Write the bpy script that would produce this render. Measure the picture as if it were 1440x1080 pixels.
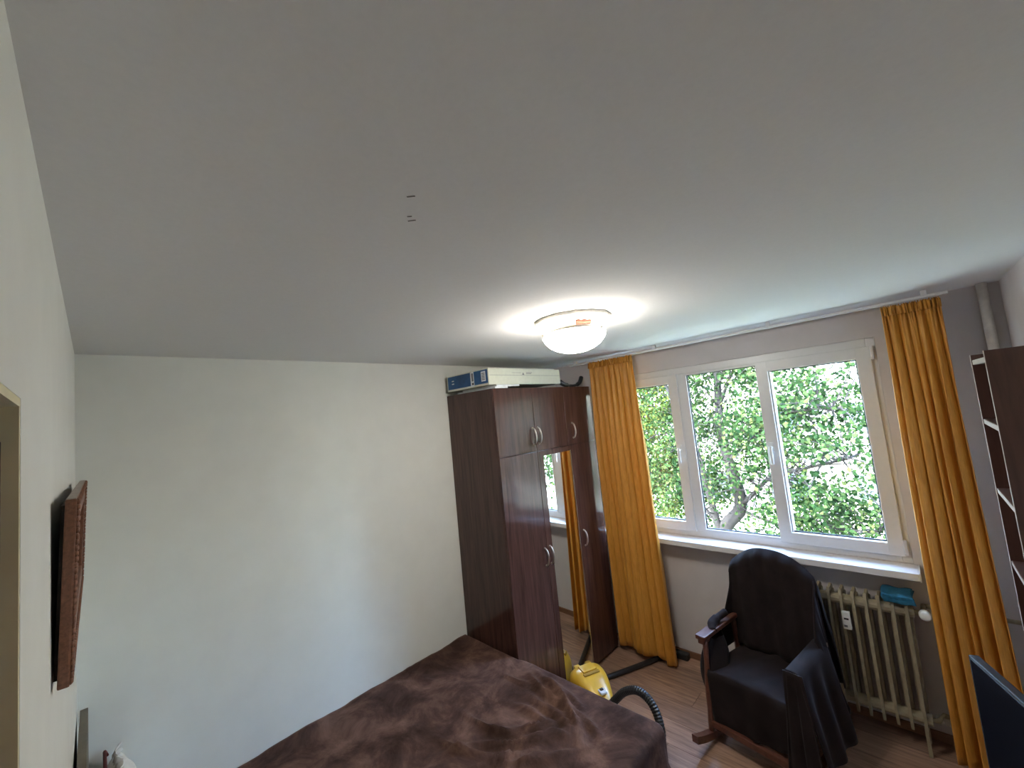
import bpy, bmesh, math, random
import numpy as np
from mathutils import Vector, Matrix
random.seed(7); RNG = np.random.default_rng(7)
for o in list(bpy.data.objects): bpy.data.objects.remove(o)
scene = bpy.context.scene
C = scene.collection
PI = math.pi
# ------------------------------------------------------------------ camera
F_PX, YAW, PITCH, ROLL = 567.84, 0.76514, 0.08401, -0.0988
CAM = Vector((2.5995, 0.061, 2.0776))
fwd = Vector((-math.sin(YAW)*math.cos(PITCH), math.cos(YAW)*math.cos(PITCH), math.sin(PITCH)))
r0 = Vector((math.cos(YAW), math.sin(YAW), 0)); u0 = r0.cross(fwd)
r1 = r0*math.cos(ROLL) + u0*math.sin(ROLL); u1 = u0*math.cos(ROLL) - r0*math.sin(ROLL)
cd = bpy.data.cameras.new('camera'); cam = bpy.data.objects.new('camera', cd); C.objects.link(cam)
cd.sensor_width = 36; cd.lens = F_PX/1440*36; cd.clip_start = 0.005; cd.clip_end = 300
M = Matrix((r1, u1, -fwd)).transposed().to_4x4(); M.translation = CAM
cam.matrix_world = M; scene.camera = cam
# ------------------------------------------------------------------ world, sun, exposure
w = bpy.data.worlds.new('world'); scene.world = w; w.use_nodes = True
wn = w.node_tree.nodes; bgn = wn['Background']
sky = wn.new('ShaderNodeTexSky'); sky.sky_type = 'NISHITA'; sky.sun_disc = False
sky.sun_elevation = math.radians(48); sky.sun_rotation = math.radians(200); sky.air_density = 1.0; sky.dust_density = 1.6; sky.ozone_density = 1.5
w.node_tree.links.new(sky.outputs[0], bgn.inputs[0]); bgn.inputs[1].default_value = 3.2
sl = bpy.data.lights.new('sun', 'SUN'); so = bpy.data.objects.new('sun', sl); C.objects.link(so)
sl.energy = 4.5; sl.angle = 0.01; sl.color = (1, .95, .86)
so.rotation_euler = Vector((0.35, 0.75, -0.95)).to_track_quat('-Z', 'Y').to_euler()   # from behind the house, onto the trees
so.location = (0, -5, 12)
vs = scene.view_settings
scene.display_settings.display_device = 'sRGB'
vs.view_transform = 'Standard'; vs.look = 'None'; vs.exposure = 2.1; vs.gamma = 1; vs.use_curve_mapping = False
# ------------------------------------------------------------------ sizes
L, W, H = 3.428, 3.033, 2.55
# ------------------------------------------------------------------ material helpers
def new_mat(name):
    m = bpy.data.materials.new(name); m.use_nodes = True
    nt = m.node_tree; return m, nt, nt.nodes['Principled BSDF']
def coords(nt, scale=(1,1,1), rot=(0,0,0)):
    t = nt.nodes.new('ShaderNodeTexCoord'); mp = nt.nodes.new('ShaderNodeMapping')
    mp.inputs['Scale'].default_value = scale; mp.inputs['Rotation'].default_value = rot
    g = nt.nodes.new('ShaderNodeNewGeometry')
    nt.links.new(g.outputs['Position'], mp.inputs[0]); return mp.outputs[0]
def ramp(nt, fac, stops):
    r = nt.nodes.new('ShaderNodeValToRGB'); e = r.color_ramp.elements
    while len(e) < len(stops): e.new(0.5)
    for el, (p, c) in zip(e, stops): el.position = p; el.color = (*c, 1)
    nt.links.new(fac, r.inputs[0]); return r.outputs[0]
def noise(nt, vec, scale, detail=4, rough=.55, dist=0):
    n = nt.nodes.new('ShaderNodeTexNoise'); n.inputs['Scale'].default_value = scale
    n.inputs['Detail'].default_value = detail; n.inputs['Roughness'].default_value = rough
    n.inputs['Distortion'].default_value = dist; nt.links.new(vec, n.inputs['Vector']); return n.outputs['Fac']
def bump(nt, h, b, strength, dist=.01):
    n = nt.nodes.new('ShaderNodeBump'); n.inputs['Strength'].default_value = strength; n.inputs['Distance'].default_value = dist
    nt.links.new(h, n.inputs['Height']); nt.links.new(n.outputs[0], b.inputs['Normal'])
def mat(name, c, rough=.5, metal=0, var=.12, scale=30, bumpy=0, coat=0, spec=.5, stretch=(1,1,1), sheen=0):
    m, nt, b = new_mat(name)
    v = coords(nt, stretch); f = noise(nt, v, scale)
    lo = tuple(x*(1-var) for x in c); hi = tuple(min(1, x*(1+var)) for x in c)
    nt.links.new(ramp(nt, f, [(.3, lo), (.7, hi)]), b.inputs['Base Color'])
    b.inputs['Roughness'].default_value = rough; b.inputs['Metallic'].default_value = metal
    b.inputs['Specular IOR Level'].default_value = spec; b.inputs['Coat Weight'].default_value = coat
    b.inputs['Coat Roughness'].default_value = .12
    if sheen: b.inputs['Sheen Weight'].default_value = sheen; b.inputs['Sheen Roughness'].default_value = .4
    if bumpy: bump(nt, f, b, bumpy)
    return m
def wood(name, a, c, stretch, rough=.4, coat=0, scale=14, rnd=False, spec=.5):
    m, nt, b = new_mat(name)
    v = coords(nt, stretch)
    if rnd:
        oi = nt.nodes.new('ShaderNodeObjectInfo'); ad = nt.nodes.new('ShaderNodeVectorMath'); ad.operation = 'ADD'
        mu = nt.nodes.new('ShaderNodeMath'); mu.operation = 'MULTIPLY'; mu.inputs[1].default_value = 40
        nt.links.new(oi.outputs['Random'], mu.inputs[0]); nt.links.new(v, ad.inputs[0]); nt.links.new(mu.outputs[0], ad.inputs[1]); v = ad.outputs[0]
    f = noise(nt, v, scale, 6, .62, .6)
    col = ramp(nt, f, [(.3, a), (.5, tuple((x+y)/2 for x, y in zip(a, c))), (.72, c)])
    if rnd:
        hs = nt.nodes.new('ShaderNodeHueSaturation'); mr = nt.nodes.new('ShaderNodeMapRange')
        mr.inputs[3].default_value = .8; mr.inputs[4].default_value = 1.2
        nt.links.new(oi.outputs['Random'], mr.inputs[0]); nt.links.new(mr.outputs[0], hs.inputs['Value']); nt.links.new(col, hs.inputs['Color']); col = hs.outputs[0]
    nt.links.new(col, b.inputs['Base Color']); b.inputs['Roughness'].default_value = rough
    b.inputs['Coat Weight'].default_value = coat; b.inputs['Coat Roughness'].default_value = .13; b.inputs['Coat IOR'].default_value = 1.48
    b.inputs['Specular IOR Level'].default_value = spec
    bump(nt, f, b, .06, .002); return m
def emit(name, c, s):
    m, nt, b = new_mat(name)
    b.inputs['Base Color'].default_value = (*c, 1); b.inputs['Emission Color'].default_value = (*c, 1); b.inputs['Emission Strength'].default_value = s
    b.inputs['Roughness'].default_value = .25
    return m
def glass(name):
    m, nt, b = new_mat(name); nt.nodes.remove(b)
    out = nt.nodes['Material Output']; tr = nt.nodes.new('ShaderNodeBsdfTransparent'); gl = nt.nodes.new('ShaderNodeBsdfGlossy')
    tr.inputs[0].default_value = (.96, .98, .97, 1); gl.inputs['Roughness'].default_value = .02
    lw = nt.nodes.new('ShaderNodeLayerWeight'); lw.inputs[0].default_value = .5
    p5 = nt.nodes.new('ShaderNodeMath'); p5.operation = 'POWER'; p5.inputs[1].default_value = 5; nt.links.new(lw.outputs['Facing'], p5.inputs[0])
    ma = nt.nodes.new('ShaderNodeMath'); ma.operation = 'MULTIPLY_ADD'; ma.inputs[1].default_value = .9; ma.inputs[2].default_value = .035; nt.links.new(p5.outputs[0], ma.inputs[0])
    mx = nt.nodes.new('ShaderNodeMixShader'); nt.links.new(ma.outputs[0], mx.inputs[0])
    nt.links.new(tr.outputs[0], mx.inputs[1]); nt.links.new(gl.outputs[0], mx.inputs[2]); nt.links.new(mx.outputs[0], out.inputs[0]); return m
def leafmat(name, cols, transl=.45):
    m, nt, b = new_mat(name); nt.nodes.remove(b); out = nt.nodes['Material Output']
    g = nt.nodes.new('ShaderNodeNewGeometry')
    col = ramp(nt, g.outputs['Random Per Island'], cols)
    d = nt.nodes.new('ShaderNodeBsdfDiffuse'); t = nt.nodes.new('ShaderNodeBsdfTranslucent'); mx = nt.nodes.new('ShaderNodeMixShader')
    nt.links.new(col, d.inputs[0]); nt.links.new(col, t.inputs[0]); mx.inputs[0].default_value = transl
    nt.links.new(d.outputs[0], mx.inputs[1]); nt.links.new(t.outputs[0], mx.inputs[2]); nt.links.new(mx.outputs[0], out.inputs[0]); return m

MT = dict(
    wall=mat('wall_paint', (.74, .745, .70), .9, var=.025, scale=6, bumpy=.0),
    ceil=mat('ceiling_paint', (.78, .77, .77), .95, var=.015, scale=90, bumpy=.02),
    wwall=mat('shaded_wall_paint', (.60, .555, .545), .9, var=.03, scale=8),  # wall paint made darker and pinker, the window wall's shade put into the colour
    cream=mat('cream_reveal_paint', (.70, .64, .42), .8, var=.05, scale=12),
    pvc=mat('white_pvc', (.68, .66, .65), .32, var=.02),
    gasket=mat('black_gasket', (.02, .02, .022), .6),
    glass=glass('window_glass'),
    walnut=wood('walnut_laminate', (.034, .013, .011), (.095, .042, .031), (6, 6, .4), .34, .8, 6, spec=.08),
    shelfwood=wood('mahogany_laminate', (.06, .026, .02), (.10, .045, .033), (6, 6, .5), .4, .1, 8),
    edge=mat('light_edge_band', (.24, .18, .16), .5),
    chairwood=wood('red_brown_wood', (.07, .022, .014), (.14, .05, .03), (8, 8, 8), .35, .3, 5),
    carved=wood('carved_frame_wood', (.13, .05, .026), (.26, .11, .058), (4, 30, 30), .5, 0, 5),
    dust=mat('dusty_top', (.38, .34, .31), .9),
    black=mat('gap_shade_black', (.012, .010, .010), .8),
    floorm=wood('laminate_floor', (.17, .098, .066), (.42, .255, .175), (1.2, 14, 1), .38, .15, 3.5, rnd=True),
    joint=mat('floor_underlay', (.05, .03, .02), .8),
    base=wood('brown_skirting', (.16, .075, .04), (.25, .125, .07), (2, 20, 20), .45, 0, 6),
    brass=mat('dull_chrome', (.55, .50, .44), .28, 1, var=.05),
    mirror=mat('mirror_silver', (.90, .93, .91), .015, 1, var=0),
    orange=None, velour=None,
    throw=mat('dark_brown_throw', (.0125, .0075, .0075), .85, var=.35, scale=9, sheen=.04, spec=.2),
    radm=mat('aged_cream_enamel', (.30, .25, .16), .5, var=.18, scale=22, bumpy=.05),
    blue=mat('blue_cloth', (.008, .10, .18), .9, var=.25, scale=60, bumpy=.2),
    plastic=mat('white_plastic', (.72, .72, .68), .4, var=.04),
    plaster=mat('rough_plaster', (.62, .60, .55), .95, var=.12, scale=50, bumpy=.6),
    yellow=mat('yellow_plastic', (.74, .44, .045), .3, var=.06, scale=8, coat=.3),
    yellowd=mat('ochre_plastic', (.40, .23, .03), .45),
    blackp=mat('black_plastic', (.016, .016, .017), .42, var=.2),
    carton=mat('white_carton', (.62, .63, .53), .7, var=.04),
    cblue=mat('blue_print', (.015, .085, .23), .5, var=.35, scale=9),
    cgrey=mat('grey_print', (.16, .16, .18), .6),
    cwhite=mat('white_print', (.72, .74, .76), .6),
    pipe=mat('painted_pipe', (.66, .62, .58), .55),
    screen=mat('black_screen', (.006, .006, .008), .16),
    rose=mat('plaster_rose', (.74, .72, .68), .85, var=.08, scale=40),
    rust=mat('rusty_bracket', (.20, .06, .035), .7, var=.3),
    olive=mat('olive_grey_board', (.17, .15, .115), .7, var=.15, scale=14),
    pillow=mat('white_pillow', (.66, .64, .60), .9, var=.05, bumpy=.2),
    maroon=mat('maroon_trim', (.11, .018, .014), .7),
    bark=mat('grey_bark', (.006, .0055, .006), .95, var=.4, scale=14, bumpy=.5),
    grass=mat('yard_grass', (.10, .12, .07), .95, var=.35, scale=2),
    facade=mat('pale_render', (.30, .30, .30), .9, var=.06, scale=1.5),
    fglass=mat('far_glass', (.06, .08, .10), .08),
    bulb=None,
    scratch=mat('ceiling_scratch', (.22, .21, .20), .9),
    label=mat('label_ink', (.03, .03, .03), .6),
)
def satin():
    m, nt, b = new_mat('golden_curtain_satin')
    f = noise(nt, coords(nt, (40, 40, 3)), 5, 3)
    nt.links.new(ramp(nt, f, [(.3, (.54, .225, .028)), (.7, (.72, .335, .050))]), b.inputs['Base Color'])
    b.inputs['Roughness'].default_value = .5; b.inputs['Sheen Weight'].default_value = .3; b.inputs['Sheen Roughness'].default_value = .35
    b.inputs['Sheen Tint'].default_value = (1, .7, .3, 1)
    # thin cloth lets part of the daylight through
    tr = nt.nodes.new('ShaderNodeBsdfTranslucent'); tr.inputs[0].default_value = (.70, .28, .02, 1)
    mx = nt.nodes.new('ShaderNodeMixShader'); mx.inputs[0].default_value = .12
    nt.links.new(b.outputs[0], mx.inputs[1]); nt.links.new(tr.outputs[0], mx.inputs[2]); nt.links.new(mx.outputs[0], nt.nodes['Material Output'].inputs[0])
    return m
MT['orange'] = satin()
def velour():
    m, nt, b = new_mat('brown_velour')
    v = coords(nt, (1, 1, 1)); f = noise(nt, v, 4.4, 9, .68, .55); g = noise(nt, v, 90, 2)
    nt.links.new(ramp(nt, f, [(.36, (.034, .016, .012)), (.50, (.078, .040, .030)), (.66, (.17, .094, .070))]), b.inputs['Base Color'])
    b.inputs['Roughness'].default_value = .8; b.inputs['Sheen Weight'].default_value = .12; b.inputs['Sheen Roughness'].default_value = .35
    b.inputs['Sheen Tint'].default_value = (.8, .5, .42, 1)
    b.inputs['Specular IOR Level'].default_value = .15
    bump(nt, g, b, .25, .003); return m
MT['velour'] = velour()
# ------------------------------------------------------------------ object helpers
def tag(o, label=None, cat=None, group=None, kind=None):
    if label: o['label'] = label
    if cat: o['category'] = cat
    if group: o['group'] = group
    if kind: o['kind'] = kind
    return o
def wloc(p):
    v = Vector((0, 0, 0))
    while p is not None: v += p.location; p = p.parent
    return v
def obj(name, bm, m, parent=None, local=False, smooth=False, origin=None):
    """bm in world coordinates (or in the parent's own when local) -> one mesh object"""
    off = Vector((0, 0, 0))
    if parent is not None and not local: off = wloc(parent)
    if parent is None and origin is not None: off = Vector(origin)
    if off.length: bmesh.ops.translate(bm, verts=bm.verts, vec=-off)
    me = bpy.data.meshes.new(name); bm.normal_update(); bm.to_mesh(me); bm.free()
    if smooth:
        for p in me.polygons: p.use_smooth = True
    me.materials.append(MT[m] if isinstance(m, str) else m)
    o = bpy.data.objects.new(name, me); C.objects.link(o)
    if parent is not None: o.parent = parent
    elif origin is not None: o.location = origin
    return o
def thing(name, label, cat, loc=(0,0,0), rz=0, group=None):
    o = bpy.data.objects.new(name, None); C.objects.link(o); o.empty_display_size = .1
    o.location = loc; o.rotation_euler = (0, 0, rz); return tag(o, label, cat, group)
def bx(bm, x0, x1, y0, y1, z0, z1, bev=0):
    r = bmesh.ops.create_cube(bm, size=1)['verts']
    for v in r: v.co = Vector((x0+(v.co.x+.5)*(x1-x0), y0+(v.co.y+.5)*(y1-y0), z0+(v.co.z+.5)*(z1-z0)))
    if bev:
        es = list({e for v in r for e in v.link_edges})
        bmesh.ops.bevel(bm, geom=es, offset=bev, segments=2, affect='EDGES', profile=.6)
    return bm
def B(*boxes, bev=0):
    bm = bmesh.new()
    for b in boxes: bx(bm, *b, bev=bev)
    return bm
def tube(bm, pts, rad, n=10, cap=True):
    pts = [Vector(p) for p in pts]; rad = rad if isinstance(rad, (list, tuple)) else [rad]*len(pts)
    rings = []; t0 = None; nrm = None
    for i, p in enumerate(pts):
        t = (pts[min(i+1, len(pts)-1)] - pts[max(i-1, 0)]).normalized()
        if nrm is None:
            nrm = t.orthogonal().normalized()
        else:
            nrm = (nrm - t*nrm.dot(t)).normalized()
        bn = t.cross(nrm)
        rings.append([bm.verts.new(p + (nrm*math.cos(2*PI*k/n) + bn*math.sin(2*PI*k/n))*rad[i]) for k in range(n)])
    for a, b in zip(rings, rings[1:]):
        for k in range(n): bm.faces.new((a[k], a[(k+1) % n], b[(k+1) % n], b[k]))
    if cap: bm.faces.new(rings[0][::-1]); bm.faces.new(rings[-1])
    return bm
def lathe(bm, prof, c, n=48, wob=None):
    rings = []
    for r, z in prof:
        rings.append([bm.verts.new((c[0]+r*(1+(wob(2*PI*k/n) if wob else 0))*math.cos(2*PI*k/n), c[1]+r*(1+(wob(2*PI*k/n) if wob else 0))*math.sin(2*PI*k/n), z)) for k in range(n)])
    for a, b in zip(rings, rings[1:]):
        for k in range(n): bm.faces.new((a[k], a[(k+1) % n], b[(k+1) % n], b[k]))
    return bm
def grid(bm, P):
    """P[i][j] -> vector; quads between"""
    V = [[bm.verts.new(p) for p in row] for row in P]
    for i in range(len(V)-1):
        for j in range(len(V[0])-1): bm.faces.new((V[i][j], V[i+1][j], V[i+1][j+1], V[i][j+1]))
    return bm
def smooth_curve(pts, n=8):
    pts = [Vector(p) for p in pts]; out = []
    for i in range(len(pts)-1):
        p0, p1, p2, p3 = pts[max(i-1, 0)], pts[i], pts[i+1], pts[min(i+2, len(pts)-1)]
        for k in range(n):
            t = k/n
            out.append(.5*((2*p1)+(-p0+p2)*t+(2*p0-5*p1+4*p2-p3)*t*t+(-p0+3*p1-3*p2+p3)*t**3))
    return out+[pts[-1]]
def solid(o, t, off=0):
    m = o.modifiers.new('thickness', 'SOLIDIFY'); m.thickness = t; m.offset = off
def copy_tree(o, parent=None):
    c = o.copy(); C.objects.link(c); c.parent = parent
    for ch in list(o.children): copy_tree(ch, c)
    return c
def sn(*a):  # cheap smooth noise from sines
    x, y, s = a
    return (math.sin(x*3.1+s)+math.sin(y*2.7+s*1.7)+math.sin((x+y)*4.3+s*.6)+math.sin((x-1.3*y)*5.9+s*2.1)*.6)/3.6
# ================================================================== SETTING
def struct(name, bm, m, parent=None, label=None):
    o = obj(name, bm, m, parent)
    if parent is None: tag(o, label, None, None, 'structure')
    return o
T = .25
struct('wall_left', B((-T, 0, -T, L+T, -.2, H+.2)), 'wall', label='long white painted wall beside the bed')
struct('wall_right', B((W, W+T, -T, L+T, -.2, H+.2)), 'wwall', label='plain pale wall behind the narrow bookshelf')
DX0, DX1, DZ = 1.85, 2.72, 2.158
struct('wall_front', B((0, DX0, -T, 0, -.2, H+.2), (DX1, W, -T, 0, -.2, H+.2), (DX0, DX1, -T, 0, DZ, H+.2)), 'wall', label='white wall with the picture and the doorway')
WX0, WX1, WZ0, WZ1 = .45, 2.506, .985, 2.358
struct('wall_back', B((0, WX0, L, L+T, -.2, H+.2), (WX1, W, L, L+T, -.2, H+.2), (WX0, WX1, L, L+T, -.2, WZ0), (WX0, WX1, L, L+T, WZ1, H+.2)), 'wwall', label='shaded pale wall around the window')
ceil = struct('ceiling', B((0, W, 0, L, H, H+.2)), 'ceil', label='plain off-white ceiling')
for i, (x, y, a, l) in enumerate([(1.929, .516, .75, .017), (1.858, .556, .8, .010), (1.845, .570, .7, .018)]):
    bm = B((-l/2, l/2, -.0015, .0015, -.0012, .0012)); bmesh.ops.rotate(bm, verts=bm.verts, matrix=Matrix.Rotation(a, 3, 'Z'))
    bmesh.ops.translate(bm, verts=bm.verts, vec=(x, y, H)); obj('scratch_mark', bm, 'scratch', ceil)
floor = struct('floor', B((0, W, 0, L, -.2, -.012)), 'joint', label='brown wood laminate floor')
pw = .192; row = 0; y = 0.002
while y < L-.01:
    y1 = min(y+pw, L-.002); x = -[0, .45, .86][row % 3]
    while x < W-.01:
        a, b = max(x, .002), min(x+1.285, W-.002)
        if b-a > .02: obj('floor_plank', B((a+.0008, b-.0008, y+.0008, y1-.0008, -.012, 0)), 'floorm', floor)
        x += 1.285
    y = y1; row += 1
struct('baseboard_back', B((.54, W-.002, L-.014, L-.0005, .0005, .05), bev=.003), 'base', label='brown skirting board below the window')
struct('baseboard_right', B((W-.014, W-.0005, .02, L-.016, .0005, .05), bev=.003), 'base', label='brown skirting board along the wall behind the bookshelf')
# doorway with cream reveal, brown frame and door leaf
dr = struct('door_1', B((DX0+.012, DX1-.012, -.215, -.205, 0.003, DZ-.012)), 'base', label='doorway with cream reveal and brown frame')
obj('door_reveal', B((DX0, DX0+.010, -T, -.0005, .002, DZ), (DX1-.010, DX1, -T, -.0005, .002, DZ), (DX0+.01, DX1-.01, -T, -.0005, DZ-.010, DZ)), 'cream', dr)
obj('door_frame', B((DX0+.010, DX0+.0225, -.09, -.0135, .002, DZ-.05), (DX1-.0225, DX1-.010, -.09, -.0135, .002, DZ-.05), (DX0+.010, DX1-.010, -.09, -.0135, DZ-.0625, DZ-.05), bev=.001), 'base', dr)
df = obj('door_leaf', B((DX0+.024, DX1-.024, -.085, -.045, .008, DZ-.064), bev=.004), 'base', dr)
for z0, z1 in ((.2, .95), (1.1, 1.9)): obj('door_panel', B((DX0+.16, DX1-.16, -.046, -.038, z0, z1), bev=.004), 'base', dr)
# ------------------------------------------------------------------ window
win = struct('window_1', B((WX0, WX0+.045, L+.008, L+.075, WZ0, WZ1), (WX1-.045, WX1, L+.008, L+.075, WZ0, WZ1), (WX0+.045, WX1-.045, L+.008, L+.075, WZ1-.055, WZ1),
    (WX0+.045, WX1-.045, L+.008, L+.075, WZ0, WZ0+.05), (1.245, 1.320, L+.008, L+.075, WZ0+.05, WZ1-.055), (1.855, 1.925, L+.008, L+.075, WZ0+.05, WZ1-.055), bev=.004), 'pvc', label='white three-part plastic window')
def ring(x0, x1, z0, z1, t, ya, yb, bev=.004):
    return B((x0, x0+t, ya, yb, z0, z1), (x1-t, x1, ya, yb, z0, z1), (x0+t-.002, x1-t+.002, ya, yb, z1-t, z1), (x0+t-.002, x1-t+.002, ya, yb, z0, z0+t), bev=bev)
for x0, x1, hx in ((.470, 1.262, 1.222), (1.842, 2.478, 1.872)):
    s = obj('sash', ring(x0, x1, 1.026, 2.305, .073, L-.014, L+.055), 'pvc', win)
    obj('gasket', ring(x0+.073, x1-.073, 1.099, 2.232, .007, L+.018, L+.030, 0), 'gasket', s)
    obj('pane', B((x0+.074, x1-.074, L+.022, L+.028, 1.100, 2.231)), 'glass', s)
    bm = B((hx-.014, hx+.014, L-.022, L-.014, 1.655, 1.725), bev=.003)
    tube(bm, [(hx, L-.02, 1.69), (hx, L-.05, 1.69)], .010); tube(bm, smooth_curve([(hx, L-.048, 1.698), (hx, L-.055, 1.66), (hx, L-.05, 1.575)], 5), [.011]*6+[.010]*4+[.008], 10)
    obj('window_handle', bm, 'pvc', s, smooth=True)
    hh = x1+.007 if x0 > 1 else x0-.003
    for z in (1.04, 2.22): obj('hinge', B((hh-.009, hh+.009, L-.022, L+.006, z, z+.085), bev=.004), 'pvc', s)
obj('bead', ring(1.318, 1.858, 1.034, 2.303, .018, L+.004, L+.05), 'pvc', win)
obj('gasket', ring(1.336, 1.842, 1.052, 2.285, .006, L+.018, L+.034, 0), 'gasket', win)
obj('pane', B((1.338, 1.856, L+.022, L+.028, 1.054, 2.283)), 'glass', win)
sill = obj('window_sill', B((.40, 2.524, L-.155, L+.006, .940, .982), bev=.006), 'pvc', win)
obj('end_cap', B((2.524, 2.530, L-.157, L-.001, .936, .985), bev=.002), 'pvc', sill)
obj('outer_sill', B((WX0, WX1, L+.078, L+T+.06, .945, .965)), 'pipe', win)
# ================================================================== OUTDOORS
gnd = struct('ground', B((-250, 250, L+T+.02, 350, -4.3, -4.2)), 'grass', label='grassy yard below the window')
def building(name, x0, x1, y0, z1, label, m, nx, nz):
    b = thing(name, label, 'building', ((x0+x1)/2, y0+4, -4.2))
    obj('facade', B((x0, x1, y0, y0+8, -4.2, z1)), m, b)
    obj('roof_edge', B((x0-.3, x1+.3, y0-.4, y0+8.3, z1, z1+.35)), m, b)
    cw = (x1-x0)/nx
    for i in range(nx):
        for k in range(nz):
            cx = x0+cw*(i+.5); cz = -2.6+2.8*k
            if cz+1.2 > z1: continue
            f = obj('window', ring(cx-.8, cx+.8, cz-.2, cz+1.25, .1, y0-.06, y0+.02, 0), 'pvc', b)
            obj('pane', B((cx-.72, cx+.72, y0-.03, y0-.01, cz-.12, cz+1.17), ), 'fglass', f)
            if i % 2 == 0:
                bal = obj('balcony', B((cx-1.5, cx+1.5, y0-1.2, y0, cz-1.15, cz-1.0)), m, b)
                obj('parapet', B((cx-1.5, cx+1.5, y0-1.2, y0-1.12, cz-1.0, cz-.15), (cx-1.5, cx-1.42, y0-1.12, y0, cz-1, cz-.15), (cx+1.42, cx+1.5, y0-1.12, y0, cz-1, cz-.15)), 'facade', bal)
    return b
building('apartment_block', 18, 40, 17, 9.0, 'taller pale apartment block further along the yard', 'facade', 6, 4)
building('apartment_block', -9, 12, 21, 8.0, 'pale apartment block with balconies seen through the leaves', 'facade', 7, 4)
LG = leafmat('green_leaves', [(0, (.006, .017, .007)), (.45, (.019, .042, .015)), (.85, (.046, .078, .027)), (1, (.085, .105, .038))])
LY = leafmat('yellow_green_leaves', [(0, (.012, .030, .009)), (.4, (.032, .060, .016)), (.85, (.072, .092, .020)), (1, (.12, .11, .026))])
def leaves(pts, size, m, name, parent):
    n = len(pts); P = np.asarray(pts)
    d = RNG.normal(size=(n, 3)); d[:, 2] -= .5; d /= np.linalg.norm(d, axis=1)[:, None]
    e = np.cross(d, RNG.normal(size=(n, 3))); e /= np.linalg.norm(e, axis=1)[:, None]
    nn = np.cross(d, e); s = size*(.65+.7*RNG.random((n, 1)))
    base = P; tip = P+d*s; l = P+d*s*.45+e*s*.40+nn*s*.10; r = P+d*s*.45-e*s*.40+nn*s*.10; l2 = P+d*s*.8+e*s*.2; r2 = P+d*s*.8-e*s*.2
    V = np.stack([base, r, r2, tip, l2, l], 1).reshape(-1, 3)
    q = np.arange(n)*6
    Fc = [tuple(x) for x in np.concatenate([np.stack([q, q+1, q+2, q+3], 1), np.stack([q, q+3, q+4, q+5], 1)])]
    V -= np.array(wloc(parent))
    me = bpy.data.meshes.new(name); me.from_pydata(V.tolist(), [], Fc); me.update(); me.materials.append(m)
    o = bpy.data.objects.new(name, me); C.objects.link(o); o.parent = parent; return tag(o, kind='stuff')
def tree(limbs, base, n_leaf, size, m, label, spread=.55, twigs=5, fill=None, seed=1):
    rnd = random.Random(seed)
    t = thing('broadleaf_tree', label, 'tree', base, group='trees outside the window')
    bm = bmesh.new(); ends = []
    trunk = smooth_curve(limbs[0][0], 5); r = limbs[0][1]; tube(bm, trunk, [r[0]+(r[1]-r[0])*i/(len(trunk)-1) for i in range(len(trunk))], 9)
    obj('trunk', bm, 'bark', t, smooth=True)
    for pts, r in limbs[1:]:
        c = smooth_curve(pts, 5); bm = bmesh.new(); tube(bm, c, [r[0]+(r[1]-r[0])*i/(len(c)-1) for i in range(len(c))], 7)
        obj('branch', bm, 'bark', t, smooth=True)
        ends += c[len(c)//4:]
    ends += trunk[len(trunk)//2:]
    bm = bmesh.new(); tips = []
    for p in ends:
        for k in range(twigs):
            d = Vector((rnd.gauss(0, 1), rnd.gauss(0, 1), rnd.gauss(0.05, .8))).normalized()*rnd.uniform(.5, 1.3)*spread*1.7
            a = p; b = p+d*.5+Vector((0, 0, .06)); c2 = p+d
            tube(bm, [a, b, c2], [.014, .009, .004], 4); tips += [(b, .5), (c2, 1), ((b+c2)/2, .8)]
    tw = tag(obj('twigs', bm, 'bark', t), kind='stuff')
    pts = []
    for i in range(n_leaf):
        p, q = rnd.choice(tips); pts.append(p+Vector((rnd.gauss(0, 1), rnd.gauss(0, 1), rnd.gauss(0, .8)))*spread*.30)
    if fill:
        x0, x1, y0, y1, z0, z1, k = fill
        cs = [Vector((rnd.uniform(x0, x1), rnd.uniform(y0, y1), rnd.uniform(z0, z1))) for _ in range(k//25)]
        for c in cs:
            for _ in range(25): pts.append(c+Vector((rnd.gauss(0, .28), rnd.gauss(0, .28), rnd.gauss(0, .2))))
    thick = [q for pl_, r_ in limbs[:3] for q in smooth_curve(pl_, 5)]
    pts = [p for p in pts if p.y > L+1.6 and (rnd.random() < .22 or min((p.x-q.x)**2+(p.z-q.z)**2 for q in thick) > .045)]   # bare around the thick limbs
    leaves([tuple(p) for p in pts], size, m, 'foliage', t); return t
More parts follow.
